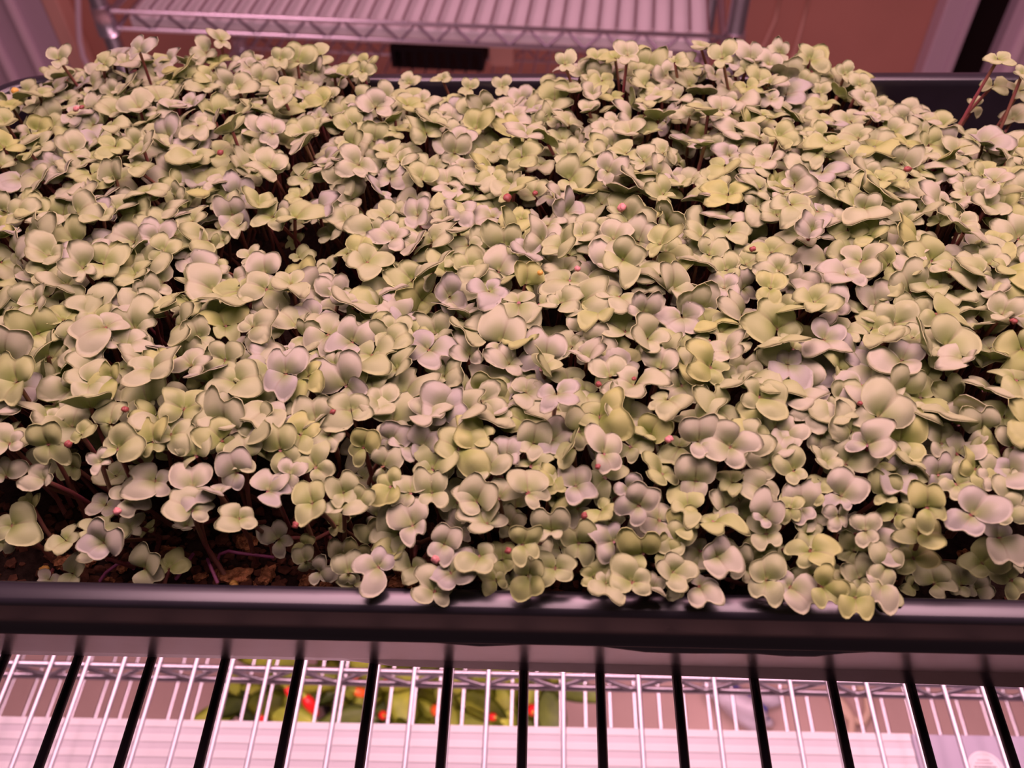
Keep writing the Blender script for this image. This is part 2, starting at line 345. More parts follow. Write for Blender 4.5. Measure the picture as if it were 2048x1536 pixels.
# ------------------------------------------------------------------ things below, seen through the wires
def pepper_plant():
    base = at(790, 1400, FLOOR_Z)
    t = tag(empty('pepper_plant', (base.x, base.y, FLOOR_Z)), 'leafy pepper plant with red fruit below the chrome shelf', 'plant')
    H = 0.22                                        # top of the foliage over the floor
    bm = bmesh.new()
    n = 20; R0, R1 = 0.075, 0.095
    vb = [bm.verts.new((R0*math.cos(2*PI*k/n), R0*math.sin(2*PI*k/n), 0.0)) for k in range(n)]
    vt = [bm.verts.new((R1*math.cos(2*PI*k/n), R1*math.sin(2*PI*k/n), 0.09)) for k in range(n)]
    vi = [bm.verts.new((R1*0.94*math.cos(2*PI*k/n), R1*0.94*math.sin(2*PI*k/n), 0.09)) for k in range(n)]
    vs = [bm.verts.new((R1*0.9*math.cos(2*PI*k/n), R1*0.9*math.sin(2*PI*k/n), 0.075)) for k in range(n)]
    bm.faces.new(vb[::-1]); bm.faces.new(vs)
    for a, b in ((vb, vt), (vt, vi), (vi, vs)):
        for k in range(n): bm.faces.new((a[k], a[(k+1) % n], b[(k+1) % n], b[k]))
    mesh_obj('pot', bm, M['pot'], t)
    rnd = random.Random(5)
    # leaf blade, folded along the midrib
    def blade(L, W):
        bm = bmesh.new(); rows = []
        for i in range(9):
            s = i / 8; wd = W * math.sin(PI * min(1, s * 0.98 + 0.01)) ** 0.8 * (1 - 0.35 * s)
            row = []
            for j in range(5):
                q = (j - 2) / 2
                row.append(bm.verts.new((q * wd, s * L, abs(q) * wd * 0.35 - 0.30 * L * s * s)))
            rows.append(row)
        for i in range(8):
            for j in range(4):
                f = bm.faces.new((rows[i][j], rows[i][j+1], rows[i+1][j+1], rows[i+1][j])); f.smooth = True
        bmesh.ops.solidify(bm, geom=bm.faces[:], thickness=0.0006)
        return bm
    me = [None, None]
    for k in range(2):
        b = blade(0.085, 0.024); m_ = bpy.data.meshes.new('leaf'); b.to_mesh(m_); b.free(); m_.materials.append(M['pleaf' if k == 0 else 'pleaf2']); me[k] = m_
    bm = bmesh.new(); tube(bm, [(0, 0, 0.07), (0.01, 0.01, 0.14), (0.0, 0.0, 0.2)], [0.006, 0.005, 0.003], 8); mesh_obj('stem', bm, M['pleaf2'], t)
    for px in (520, 620, 700, 850, 930, 1030, 1100):
        e = at(px, rnd.uniform(1385, 1440), FLOOR_Z + H * 0.85) - base - Vector((0, 0, 0))
        bm = bmesh.new(); tube(bm, [(0, 0, 0.12), (e.x * 0.5, e.y * 0.5, 0.17), (e.x, e.y, H * 0.85)], [0.004, 0.003, 0.002], 6); mesh_obj('branch', bm, M['pleaf2'], t)
    for i in range(95):
        px = rnd.uniform(478, 1120); py = rnd.uniform(1322, 1470)
        if px > 1080: py = rnd.uniform(1330, 1400)
        z = FLOOR_Z + H + rnd.uniform(-0.05, 0.02)
        q = at(px, py, z) - base
        lf = data_obj('leaf', me[0 if rnd.random() < 0.62 else 1], t); lf.location = (q.x, q.y, z - FLOOR_Z)
        lf.rotation_euler = (rnd.uniform(-0.2, 0.5), rnd.uniform(-0.4, 0.4), rnd.uniform(0, 2*PI)); s = rnd.uniform(0.6, 1.0); lf.scale = (s, s, s)
    def pepper(m_):
        bm = bmesh.new(); bmesh.ops.create_uvsphere(bm, u_segments=12, v_segments=8, radius=1)
        for v in bm.verts:
            k = 0.75 + 0.25 * v.co.z; v.co = Vector((v.co.x * 0.011 * k, v.co.y * 0.011 * k, v.co.z * 0.019))
        for f in bm.faces: f.smooth = True
        m2 = bpy.data.meshes.new('pepper'); bm.to_mesh(m2); bm.free(); m2.materials.append(m_); return m2
    pr, po = pepper(M['pepper_r']), pepper(M['pepper_o'])
    for px, py, m2, s in ((622, 1412, pr, 1.25), (580, 1388, pr, 0.8), (724, 1386, po, 1.0), (765, 1430, pr, 0.9), (872, 1420, po, 1.25), (982, 1434, pr, 0.8), (1064, 1418, pr, 1.1), (712, 1352, po, 0.7), (775, 1355, po, 0.8), (524, 1440, pr, 0.6)):
        z = FLOOR_Z + H + 0.035
        q = at(px, py, z) - base
        p = data_obj('pepper', m2, t); p.location = (q.x, q.y, H + 0.035); s *= 0.68; p.scale = (s, s, s)
        p.rotation_euler = (rnd.uniform(-0.7, 0.7), rnd.uniform(-0.7, 0.7), 0)
        bm = bmesh.new(); tube(bm, [(0, 0, 0.017), (0.002, 0, 0.028)], [0.003, 0.0012], 6); mesh_obj('fruit_stalk', bm, M['pleaf'], p)
pepper_plant()
# crumpled white and blue bag, beige looped cord on the floor at the right
b0 = at(1475, 1412, FLOOR_Z + 0.03)
bm = bmesh.new(); blob(bm, (0, 0, 0.028), 0.048, 0.020, 0.022, 3, 0.5, 3)
for f in bm.faces: f.smooth = True
bag = mesh_obj('plastic_bag', bm, M['bag']); bag.location = (b0.x, b0.y, FLOOR_Z); bag.rotation_euler.z = -0.7
tag(bag, 'crumpled white plastic bag with a blue stripe on the floor', 'bag')
bm = bmesh.new(); blob(bm, (0.004, 0.014, 0.034), 0.036, 0.008, 0.016, 8, 0.3, 2); mesh_obj('blue_stripe', bm, M['blue'], bag)
b1 = at(1533, 1394, FLOOR_Z + 0.015)
bm = bmesh.new(); blob(bm, (0, 0, 0.012), 0.022, 0.014, 0.012, 6, 0.4, 2)
for f in bm.faces: f.smooth = True
tw = mesh_obj('paper_wad', bm, M['bag']); tw.location = (b1.x, b1.y, FLOOR_Z); tag(tw, 'small white paper wad right of the crumpled bag', 'paper')
cz = FLOOR_Z + 0.012
loop = [(1660, 1385), (1678, 1410), (1700, 1436), (1725, 1446), (1737, 1425), (1735, 1395), (1720, 1372)]
strand = [(1664, 1382), (1690, 1415), (1704, 1440), (1702, 1470), (1698, 1500)]
cbase = at(1700, 1430, cz)
cd_ = tag(empty('looped_cord', (cbase.x, cbase.y, FLOOR_Z)), 'beige looped cord on the floor at the lower right', 'cord')
for nm, pp in (('loop', loop), ('strand', strand)):
    bm = bmesh.new(); tube(bm, [at(x, y, cz) - Vector((cbase.x, cbase.y, FLOOR_Z)) + Vector((0, 0, 0.001 * (nm == 'strand'))) for x, y in pp], 0.006, 8)
    mesh_obj(nm, bm, M['beige'], cd_)

# ------------------------------------------------------------------ trays
TX0, TX1, TY0, TY1 = -0.272, 0.268, 0.0, 0.280
def rrect(x0, x1, y0, y1, r, n=8, along=28):
    pts = []
    cs = ((x1 - r, y1 - r, 0), (x0 + r, y1 - r, PI/2), (x0 + r, y0 + r, PI), (x1 - r, y0 + r, 1.5*PI))
    for i, (cx, cy, a0_) in enumerate(cs):
        arc = [(cx + r*math.cos(a0_ + k*PI/2/n), cy + r*math.sin(a0_ + k*PI/2/n)) for k in range(n + 1)]
        pts += arc
        nx = cs[(i + 1) % 4]; na = nx[2]; q = (nx[0] + r*math.cos(na), nx[1] + r*math.sin(na)); p = arc[-1]
        for k in range(1, along): pts.append((p[0] + (q[0]-p[0])*k/along, p[1] + (q[1]-p[1])*k/along))
    return pts
def tray_mesh(name, profile, m, parent=None, wave=None, along=28):
    # profile: (inset, z) from the outer lip round the rim, down the inner wall, under and back up outside
    bm = bmesh.new(); rings = []
    for ins, z in profile:
        r = max(0.004, 0.030 - ins)
        pts = rrect(TX0 + ins, TX1 - ins, TY0 + ins, TY1 - ins, r, along=along)
        ring = []
        for (x, y) in pts:
            if wave and z < -0.0600 and y < 0.05 and ins < 0.02: y += float(np.interp(x, [-0.185, -0.064, -0.05, 0.157], [0.0008, 0.0012, -0.0003, -0.0028]))
            dz = wave(x, y) if wave and ins <= 0.0005 and z < -0.012 else 0.0
            ring.append(bm.verts.new((x, y + dz * 0.6, z + dz)))
        rings.append(ring)
    for i in range(len(rings) - 1):
        a, b = rings[i], rings[i+1]; n = len(a)
        for k in range(n):
            f = bm.faces.new((a[k], a[(k+1) % n], b[(k+1) % n], b[k])); f.smooth = True
    bm.faces.new(rings[-1])
    bmesh.ops.recalc_face_normals(bm, faces=bm.faces[:])
    return mesh_obj(name, bm, m, parent)
tray = tag(empty('seedling_tray', (0, 0, 0)), 'shallow black plastic tray filled with radish seedlings', 'tray')
# rim: flared lip edge, upright skirt, rounded shoulder, flat top, inner wall, tray floor (double skin)
outer = [(-0.0014, -0.0165), (-0.0019, -0.0160), (-0.0017, -0.0154), (-0.0008, -0.0150), (0.0001, -0.0143), (0.0002, -0.0100), (0.0001, -0.0022), (0.0003, -0.0011), (0.0009, -0.0004), (0.0018, -0.0001), (0.0040, 0.0), (0.0058, 0.0), (0.0068, -0.0004), (0.0075, -0.0013), (0.0080, -0.0040), (0.0120, -0.0300), (0.0155, -0.0500), (0.0180, -0.0530)]
ip = outer + [(0.05, -0.0535)]
tray_mesh('body', ip, M['tray'], tray)
under = [(-0.0008, -0.0165), (0.0008, -0.0150), (0.0013, -0.0040), (0.0030, -0.0015), (0.0058, -0.0012), (0.0070, -0.0030), (0.0108, -0.0300), (0.0143, -0.0510), (0.0180, -0.0545), (0.05, -0.0548)]
tray_mesh('underside', under, M['tray'], tray)
def wav(x, y):
    if y > 0.1: return 0.0
    px = proj((x, y, -0.018))[0]
    d = 0.0
    d += 0.0012 * math.exp(-((px - 960) / 80) ** 2)
    if 1080 < px < 1150: d -= 0.0006
    d += 0.0020 * smoothstep(1150, 1320, px) * (1 - smoothstep(1320, 1900, px)) + 0.0013 * math.exp(-((px - 1610) / 70) ** 2)
    return -d
drip = tag(empty('drip_tray', (0, 0, 0)), 'outer black drip tray with wavy lip under the seedling tray', 'tray')
op = [(-0.0004, -0.0180), (-0.0008, -0.0175), (-0.0004, -0.0169), (0.0016, -0.0166), (0.0026, -0.0180), (0.0052, -0.0300), (0.0080, -0.0425), (0.0106, -0.0540), (0.0120, -0.0585), (0.05, -0.0590)]
tray_mesh('body', op, M['drip'], drip, wav, along=60)
op2 = [(-0.0003, -0.0182), (0.0014, -0.0178), (0.0016, -0.0190), (0.0040, -0.0300), (0.0068, -0.0425), (0.0092, -0.0538), (0.0095, -0.0551), (0.0098, -0.0556), (0.0100, -0.0608), (0.0108, -0.0614), (0.0140, -0.0616), (0.05, -0.0618)]
tray_mesh('underside', op2, M['drip'], drip, wav, along=60)

# ------------------------------------------------------------------ soil
SOIL = -0.030
def soil_z(x, y):
    return SOIL + 0.0030 * noise.noise(Vector((x*60, y*60, 0.3))) + 0.0016 * noise.noise(Vector((x*190, y*190, 4.3)))
bm = bmesh.new(); nx_, ny_ = 210, 104
gx0, gx1, gy0, gy1 = TX0 + 0.0125, TX1 - 0.0125, TY0 + 0.0125, TY1 - 0.0125
grid = [[bm.verts.new((gx0 + (gx1-gx0)*i/nx_, gy0 + (gy1-gy0)*j/ny_, soil_z(gx0 + (gx1-gx0)*i/nx_, gy0 + (gy1-gy0)*j/ny_))) for i in range(nx_+1)] for j in range(ny_+1)]
for j in range(ny_):
    for i in range(nx_):
        f = bm.faces.new((grid[j][i], grid[j][i+1], grid[j+1][i+1], grid[j+1][i])); f.smooth = True
soil = tag(mesh_obj('potting_soil', bm, M['soil']), 'dark potting soil filling the black tray', 'soil', kind='stuff')
rs = random.Random(3)
bm = bmesh.new()
for i in range(1500):
    if i < 900: x, y = rs.uniform(-0.2, 0.02), rs.uniform(0.014, 0.05)
    else: x, y = rs.uniform(gx0, gx1), rs.uniform(gy0, gy1)
    r = rs.uniform(0.0006, 0.0022)
    blob(bm, (x, y, soil_z(x, y) + r * 0.3), r * rs.uniform(0.8, 1.5), r, r * 0.8, i, 0.4, 1)
cr_ = mesh_obj('soil_crumbs', bm, M['crumb'], soil); cr_['kind'] = 'stuff'
# porous orange-brown chunks on the bare soil
chunks = [(465, 1146, 68, 30, 'largest orange porous chunk on bare soil behind the front rim'),
          (535, 1150, 33, 34, 'squarish orange porous chunk right of the largest one'),
          (490, 1078, 40, 36, 'rounded orange chunk farther back on the bare soil'),
          (126, 1122, 36, 26, 'dull orange chunk on the bare soil at the left'),
          (172, 1118, 34, 22, 'brown chunk right of the dull orange chunk at left'),
          (92, 1144, 16, 14, 'small pale chunk near the rim at the far left'),
          (330, 1102, 40, 28, 'orange chunk between seedlings behind the four-lobed dark seedling'),
          (425, 1134, 14, 16, 'small orange crumb touching the largest porous chunk'),
          (396, 1144, 30, 14, 'flat brown chunk left of the largest porous chunk'),
          (615, 1160, 36, 28, 'orange chunk half behind seedlings right of the squarish one'),
          (650, 1168, 30, 18, 'low brown chunk against the front rim by small seedlings'),
          (806, 1158, 48, 34, 'rough reddish chunk under seedlings near the rim middle'),
          (212, 1158, 24, 16, 'small reddish chunk against the rim at the left'),
          (98, 1070, 20, 20, 'small pinkish chunk deep in the shade at left'),
          (165, 1010, 22, 20, 'round reddish chunk in the dark gap at far left'),
          (510, 1160, 14, 14, 'tiny brown chunk between the two big porous chunks'),
          (241, 1130, 20, 18, 'round brown chunk behind the left purple root'),
          (1885, 1160, 30, 30, 'reddish chunk on bare soil at the right front corner'),
          (1930, 1110, 26, 22, 'dim brown chunk in the right front gap')]
for i, (px, py, wx, wy, lab) in enumerate(chunks):
    q = at(px, py, SOIL + 0.003); d = proj(q)[2]; k = d / FPX
    bm = bmesh.new(); blob(bm, (0, 0, 0), wx*k*0.5, wy*k*0.55, wy*k*0.42, i + 20, 0.42, 3, 1.9)
    o = mesh_obj('soil_chunk', bm, M['chunk']); o.location = (q.x, max(q.y, 0.016), soil_z(q.x, q.y) + wy*k*0.34); o.rotation_euler.z = rs.uniform(-0.4, 0.4)
    tag(o, lab, 'soil chunk', 'porous chunks on the bare soil')
# fallen purple stems
M['purple'] = mat('purple_stem', (0.38, 0.10, 0.22), 0.4)
for pts_, lab in (([(433, 1125), (440, 1108), (458, 1102), (475, 1106), (510, 1110), (548, 1115)], 'long purple fallen stem above the largest porous chunk'),
                  ([(200, 1162), (212, 1145), (235, 1128), (258, 1127), (268, 1138)], 'pink arched root on the soil at the left front'),
                  ([(352, 1158), (365, 1140), (378, 1120), (386, 1108)], 'purple stem leaning up behind the dark four-lobed seedling'),
                  ([(415, 1118), (424, 1140), (435, 1165)], 'thin purple stem left of the largest porous chunk')):
    bm = bmesh.new(); n_ = len(pts_)
    tube(bm, [at(x, y, SOIL + 0.0035 + 0.004 * math.sin(PI * i / (n_ - 1))) for i, (x, y) in enumerate(pts_)], 0.00055, 6)
    tag(mesh_obj('fallen_stem', bm, M['purple']), lab, 'stem', 'fallen stems on the soil')

# ------------------------------------------------------------------ seedlings
KA = [0, 8, 20, 35, 50, 65, 78, 90, 102]
def leaf_grid(seed, nt, ns):
    r = random.Random(seed)
    notch = r.uniform(0.54, 0.78); wide = r.uniform(0.84, 1.0)
    KR = [notch, notch + 0.05, 0.91, 1.02, 1.02, 0.93, 0.76, 0.52, 0.26]
    k_droop = r.uniform(0.45, 1.0); k_lat = r.uniform(0.0, 0.55); dome = r.uniform(0.10, 0.20); trough = r.uniform(0.20, 0.48)
    asym = r.uniform(-0.13, 0.13); twist = r.uniform(-0.16, 0.16); wv = r.uniform(0.03, 0.09); ph = r.uniform(0, 6)
    P = []; U = []
    for i in range(nt):
        t = -1 + 2 * i / (nt - 1)
        a = abs(t) ** 0.95 * 102
        R = float(np.interp(a, KA, KR)) * (1 + asym * (1 if t > 0 else -1) * min(1, a / 30))
        R *= 1 + 0.025 * math.sin(7 * t + ph)
        al = math.radians(a) * (1 if t >= 0 else -1)
        row = []; ur = []
        for j in range(1, ns + 1):
            s = (j / ns) ** 0.85
            x = math.sin(al) * R * s * wide; y = math.cos(al) * R * s
            # round off the neck so that the blade narrows to a short stalk
            z = 0.10 * y - k_droop * y * y * 0.75 - k_lat * x * x
            z += dome * math.exp(-((abs(x) - 0.46) ** 2 + (y - 0.50) ** 2) / 0.085)
            z += trough * abs(x) * math.exp(-(y / 0.45) ** 2 * 1.3) * 1.2
            z -= 0.05 * math.exp(-(x / 0.05) ** 2) * (1 - s * 0.6)
            z += wv * math.sin(5 * al + ph) * s * s + twist * x * y
            row.append((x, y + 0.06, z)); ur.append((s, t))
        P.append(row); U.append(ur)
    return P, U
def leaf_arrays(seed, nt=17, ns=6, th=0.035):
    """one leaf as a closed shell of unit reach: verts, faces, attribute"""
    P, U = leaf_grid(seed, nt, ns)
    V = [(0, 0.02, 0.0)]; A = [(0.0, 0.0)]
    for i in range(nt):
        for j in range(ns): V.append(P[i][j]); A.append(U[i][j])
    V = np.array(V); n1 = len(V)
    idx = lambda i, j: 1 + i * ns + j
    F = []
    for i in range(nt - 1):
        F.append((0, idx(i + 1, 0), idx(i, 0)))
        for j in range(ns - 1): F.append((idx(i, j), idx(i + 1, j), idx(i + 1, j + 1), idx(i, j + 1)))
    F2 = list(F)
    low = V.copy(); low[:, 2] -= th
    VV = np.vstack([V, low])
    for f in F: F2.append(tuple(n1 + q for q in f[::-1]))
    edge = [idx(0, j) for j in range(ns)] + [idx(i, ns - 1) for i in range(1, nt)] + [idx(nt - 1, j) for j in range(ns - 2, -1, -1)]
    edge = [0] + edge
    for a, b in zip(edge, edge[1:] + [0]): F2.append((b, a, n1 + a, n1 + b))
    return VV, F2, np.array(A + A)
def set_attr(me, co):
    at_ = me.attributes.new('leafco', 'FLOAT_VECTOR', 'POINT'); at_.data.foreach_set('vector', np.ascontiguousarray(co, dtype=np.float32).ravel())
NV = 22
LEAVES = []; FINE = []
for k in range(NV):
    V, Fc, A = leaf_arrays(100 + k, 15, 5); LEAVES.append((V, Fc, A))
    V, Fc, A = leaf_arrays(100 + k, 25, 8)
    me = bpy.data.meshes.new('leaf'); me.from_pydata(V.tolist(), [], Fc); me.polygons.foreach_set('use_smooth', [True] * len(me.polygons))
    set_attr(me, np.column_stack([A, np.zeros(len(A))])); me.materials.append(M['leaf']); me.update(); FINE.append(me)

class Seed:
    __slots__ = ('head', 'root', 'az', 'r1', 'r2', 'e1', 'e2', 'tilt', 'v1', 'v2', 'hue', 'hand', 'note', 'kink', 'open')
seeds = []
rp = random.Random(77)
def add_seed(head, az, span, tilt=None, hand=False, hue=None, root=None, e=None, ratio=None, note=None, extra=0):
    s = Seed(); s.head = Vector(head); s.az = math.radians(az)
    q = ratio if ratio else rp.uniform(0.51, 0.64)
    s.r1 = span * q * 1.06; s.r2 = span * (1 - q) * 1.06
    s.e1 = math.radians(e[0] if e else rp.gauss(42, 16)); s.e2 = math.radians(e[1] if e else rp.gauss(24, 20))
    s.tilt = Vector(tilt) if tilt is not None else Vector((rp.gauss(0, 0.16), rp.gauss(-0.08, 0.16), 0))
    s.open = PI + rp.gauss(0, 0.5); s.v1 = rp.randrange(NV); s.v2 = rp.randrange(NV)
    s.hue = hue if hue is not None else rp.random(); s.hand = hand; s.note = note
    if root is None:
        h = s.head; L_ = h.z - SOIL
        rx = h.x + rp.gauss(0, 0.006); ry = h.y + rp.gauss(0.005, 0.006) + max(0, 0.028 - h.y) * 0.7
        root = Vector((min(max(rx, TX0 + 0.016), TX1 - 0.016), min(max(ry, TY0 + 0.017), TY1 - 0.017), SOIL - 0.002))
    s.root = Vector(root); s.kink = Vector((rp.gauss(0, 0.004), rp.gauss(0, 0.004), 0))
    seeds.append(s); return s

# canopy height over the rim (mm), by place
HX = [-0.30, -0.22, -0.15, -0.08, -0.045, 0.0, 0.03, 0.09, 0.135, 0.17, 0.30]
HY = [0.0, 0.05, 0.10, 0.15, 0.20, 0.25, 0.28]
HZ = [[4, 2, 0, 3, 5, 8, 9, 10, 8, 6, 4],
      [14, 12, 12, 15, 16, 17, 18, 18, 17, 16, 16],
      [18, 16, 14, 14, 17, 19, 20, 20, 20, 20, 20],
      [16, 16, 11, 7, 11, 14, 17, 19, 20, 20, 20],
      [10, 15, 17, 14, 12, 14, 16, 16, 14, 9, 9],
      [1, 9, 15, 9, 0, 7, 13, 13, 6, -3, -5],
      [0, 7, 14, 8, -1, 6, 12, 12, 5, -4, -6]]
def canopy(x, y):
    i = int(np.clip(np.searchsorted(HX, x) - 1, 0, len(HX) - 2)); j = int(np.clip(np.searchsorted(HY, y) - 1, 0, len(HY) - 2))
    u = min(1, max(0, (x - HX[i]) / (HX[i+1] - HX[i]))); v = min(1, max(0, (y - HY[j]) / (HY[j+1] - HY[j])))
    a = HZ[j][i] * (1-u) + HZ[j][i+1] * u; b = HZ[j+1][i] * (1-u) + HZ[j+1][i+1] * u
    return (a * (1-v) + b * v) * 0.001

# front seedlings one by one: x, y in the picture, reach in pixels, heading of the larger leaf, level over the rim (mm), hue
HAND = []
def H(ox, oy, sc, rows):
    for r in rows:
        x, y, S, az = r[:4]; z = r[4] if len(r) > 4 else None; hue = r[5] if len(r) > 5 else None
        HAND.append((ox + x / sc, oy + y / sc, S / sc, az, z, hue))
K = 2.926
H(0, 850, K, [(285, 110, 250, 100), (60, 110, 230, 170), (35, 300, 220, 80), (265, 325, 200, 180), (430, 240, 180, 95, 2), (185, 470, 150, 60, -6),
  (70, 590, 250, 15, -4), (690, 140, 270, 40), (590, 220, 160, 120), (910, 330, 250, 200), (1150, 180, 250, 85), (1130, 370, 300, 115), (1130, 500, 250, 175),
  (740, 430, 230, 130), (620, 470, 180, 160, -2), (1440, 190, 260, 100), (1385, 280, 230, 95), (1570, 390, 270, 75, None, .95), (1690, 290, 180, 60),
  (1850, 250, 270, 115), (1830, 460, 250, 95), (1990, 490, 230, 20), (1400, 550, 220, 205), (1090, 600, 200, 90, -6), (755, 600, 160, 95, -4),
  (390, 680, 190, 250, -8, .3), (560, 640, 260, 30, -4), (610, 690, 270, 60, 0, .97), (555, 750, 200, 200, -8), (850, 840, 230, 60, -14, .6), (990, 840, 180, 50, -18),
  (430, 870, 180, 60, -18), (1630, 670, 200, 130, -10), (1790, 700, 150, 250, -10, .03), (1790, 800, 160, 100, -10), (1870, 860, 180, 40, -8), (2000, 770, 190, 100, -10),
  (290, 905, 130, 180, -20), (880, 610, 130, 150, -14, .05), (900, 100, 240, 60), (1300, 90, 220, 150, None, .1), (1000, 60, 230, 10), (1760, 60, 240, 80), (1930, 60, 220, 150),
  (480, 60, 170, 30), (20, 690, 140, 30, -12), (1560, 170, 230, 200, 12), (1280, 400, 170, 240), (1980, 590, 170, 100, -4)])
H(680, 850, K, [(690, 140, 330, 10), (480, 130, 230, 60), (380, 120, 200, 150, None, .92), (250, 240, 220, 85), (300, 360, 230, 265, None, .02), (140, 130, 230, 60),
  (410, 400, 230, 85), (540, 260, 270, 70), (540, 400, 240, 80), (800, 450, 270, 60), (690, 450, 250, 105, 4), (860, 260, 260, 45), (975, 190, 210, 80, None, .95),
  (1120, 240, 250, 5), (1100, 400, 270, 90, 20, .6), (930, 430, 270, 205), (1270, 430, 220, 0, 8), (1250, 320, 200, 180), (1380, 360, 250, 90), (1550, 310, 270, 65),
  (1540, 170, 270, 90, 22, .85), (1700, 130, 220, 20), (1690, 380, 200, 30), (1750, 470, 250, 60, 18, .9), (1865, 560, 260, 80), (1885, 290, 250, 190),
  (1530, 500, 210, 260, None, .06), (1390, 490, 220, 120, 6), (1240, 620, 250, 90, 14), (1395, 690, 240, 100), (1600, 680, 260, 200), (1070, 700, 230, 90, 16),
  (860, 580, 260, 200), (990, 590, 190, 60, 2), (430, 590, 280, 100), (215, 540, 200, 60, 4), (205, 660, 200, 120, 0), (330, 745, 210, 200, 2, .04), (225, 830, 250, 230, 4, .95),
  (420, 830, 210, 210, 0), (610, 700, 220, 70), (650, 870, 260, 25, 6), (550, 975, 240, 185, 4), (820, 770, 240, 250), (915, 910, 180, 200, 0, .1), (1110, 880, 250, 255),
  (950, 790, 190, 100, 0), (1260, 840, 250, 185), (1480, 890, 190, 30, 4, .05), (1555, 930, 230, 260), (1710, 920, 260, 160, 8), (1830, 960, 210, 250, 4), (1770, 750, 260, 90),
  (1650, 790, 200, 180, 2), (1945, 860, 250, 330), (1965, 955, 150, 200, 2), (2010, 590, 220, 110, None, .02), (50, 870, 190, 100, -2), (75, 935, 150, 200, -6), (100, 780, 160, 60, -10),
  (1880, 720, 200, 330, None, .05), (1960, 680, 220, 60), (20, 400, 220, 120), (110, 450, 200, 60), (1000, 930, 160, 280, -6), (1580, 560, 180, 60, 4), (300, 90, 200, 60),
  (820, 60, 240, 160), (1240, 90, 230, 30), (1130, 110, 230, 80), (1400, 40, 240, 90), (1820, 60, 230, 30), (700, 620, 190, 140, 0)])
H(1348, 850, K, [(145, 100, 260, 90, 22, .85), (125, 330, 260, 90, None, .8), (340, 340, 200, 90, None, .12), (400, 110, 250, 10), (650, 130, 210, 60), (560, 230, 260, 30),
  (700, 270, 230, 120), (880, 220, 220, 180), (1000, 230, 280, 60), (1130, 115, 260, 5, 22, .9), (1380, 210, 230, 250), (1540, 290, 230, 100, None, .97), (1650, 350, 270, 20),
  (1660, 170, 260, 45, None, .9), (1480, 480, 260, 90, 22), (975, 420, 260, 40, None, .93), (960, 530, 200, 205), (520, 385, 230, 160), (680, 490, 180, 60), (530, 540, 220, 70),
  (740, 490, 270, 85, 10, .9), (300, 480, 210, 120, 10), (420, 560, 210, 120, 6), (810, 520, 210, 100, 8), (840, 390, 180, 60, None, .1), (80, 490, 260, 90), (230, 570, 250, 300),
  (540, 640, 230, 90, 8), (780, 640, 210, 180, 6), (530, 720, 230, 180, 4), (250, 770, 250, 285, 8, .9), (360, 800, 230, 100, 4), (150, 740, 220, 250, 4), (540, 910, 270, 90, 6),
  (675, 950, 250, 305, 6), (870, 950, 250, 30, 8), (810, 880, 190, 150, 2), (800, 740, 260, 340, 10, .05), (1050, 740, 210, 80, 2, .15), (1120, 620, 200, 80, 12),
  (1170, 690, 280, 330, 8), (1220, 650, 200, 60, 4), (1400, 780, 230, 20, 4), (1430, 640, 250, 0, 12, .06), (1740, 530, 330, 35, 20, .99), (1900, 660, 260, 285, 2, .9),
  (1215, 930, 250, 250, 6), (1240, 830, 230, 80, 8), (1060, 1010, 220, 255, 8), (1085, 900, 200, 110, 2), (970, 950, 200, 120, 0), (1250, 1000, 160, 280, 0), (1800, 810, 240, 40, -8, .08),
  (1525, 930, 220, 90, -14), (1680, 940, 210, 100, -16), (1765, 960, 160, 30, -18), (1970, 910, 220, 120, -16), (1390, 945, 130, 180, -16, .1), (1940, 500, 220, 30), (2000, 420, 250, 90),
  (1850, 300, 250, 60), (1760, 260, 230, 160), (1960, 270, 240, 330), (30, 130, 200, 250), (250, 60, 230, 60), (1290, 280, 230, 250), (1200, 220, 160, 270, None, .1), (1380, 340, 220, 60),
  (1240, 400, 200, 80, None, .1), (1560, 110, 230, 100), (1810, 120, 240, 20, None, .1), (1980, 130, 230, 100), (80, 820, 230, 200, 4), (150, 950, 250, 280, 4), (30, 900, 200, 210, 2),
  (620, 800, 190, 100, 0), (2000, 800, 200, 60, -10), (420, 850, 200, 200, 0), (650, 60, 230, 40), (470, 20, 230, 150), (860, 60, 230, 60), (1300, 520, 210, 330, 10), (1800, 20, 230, 100)])
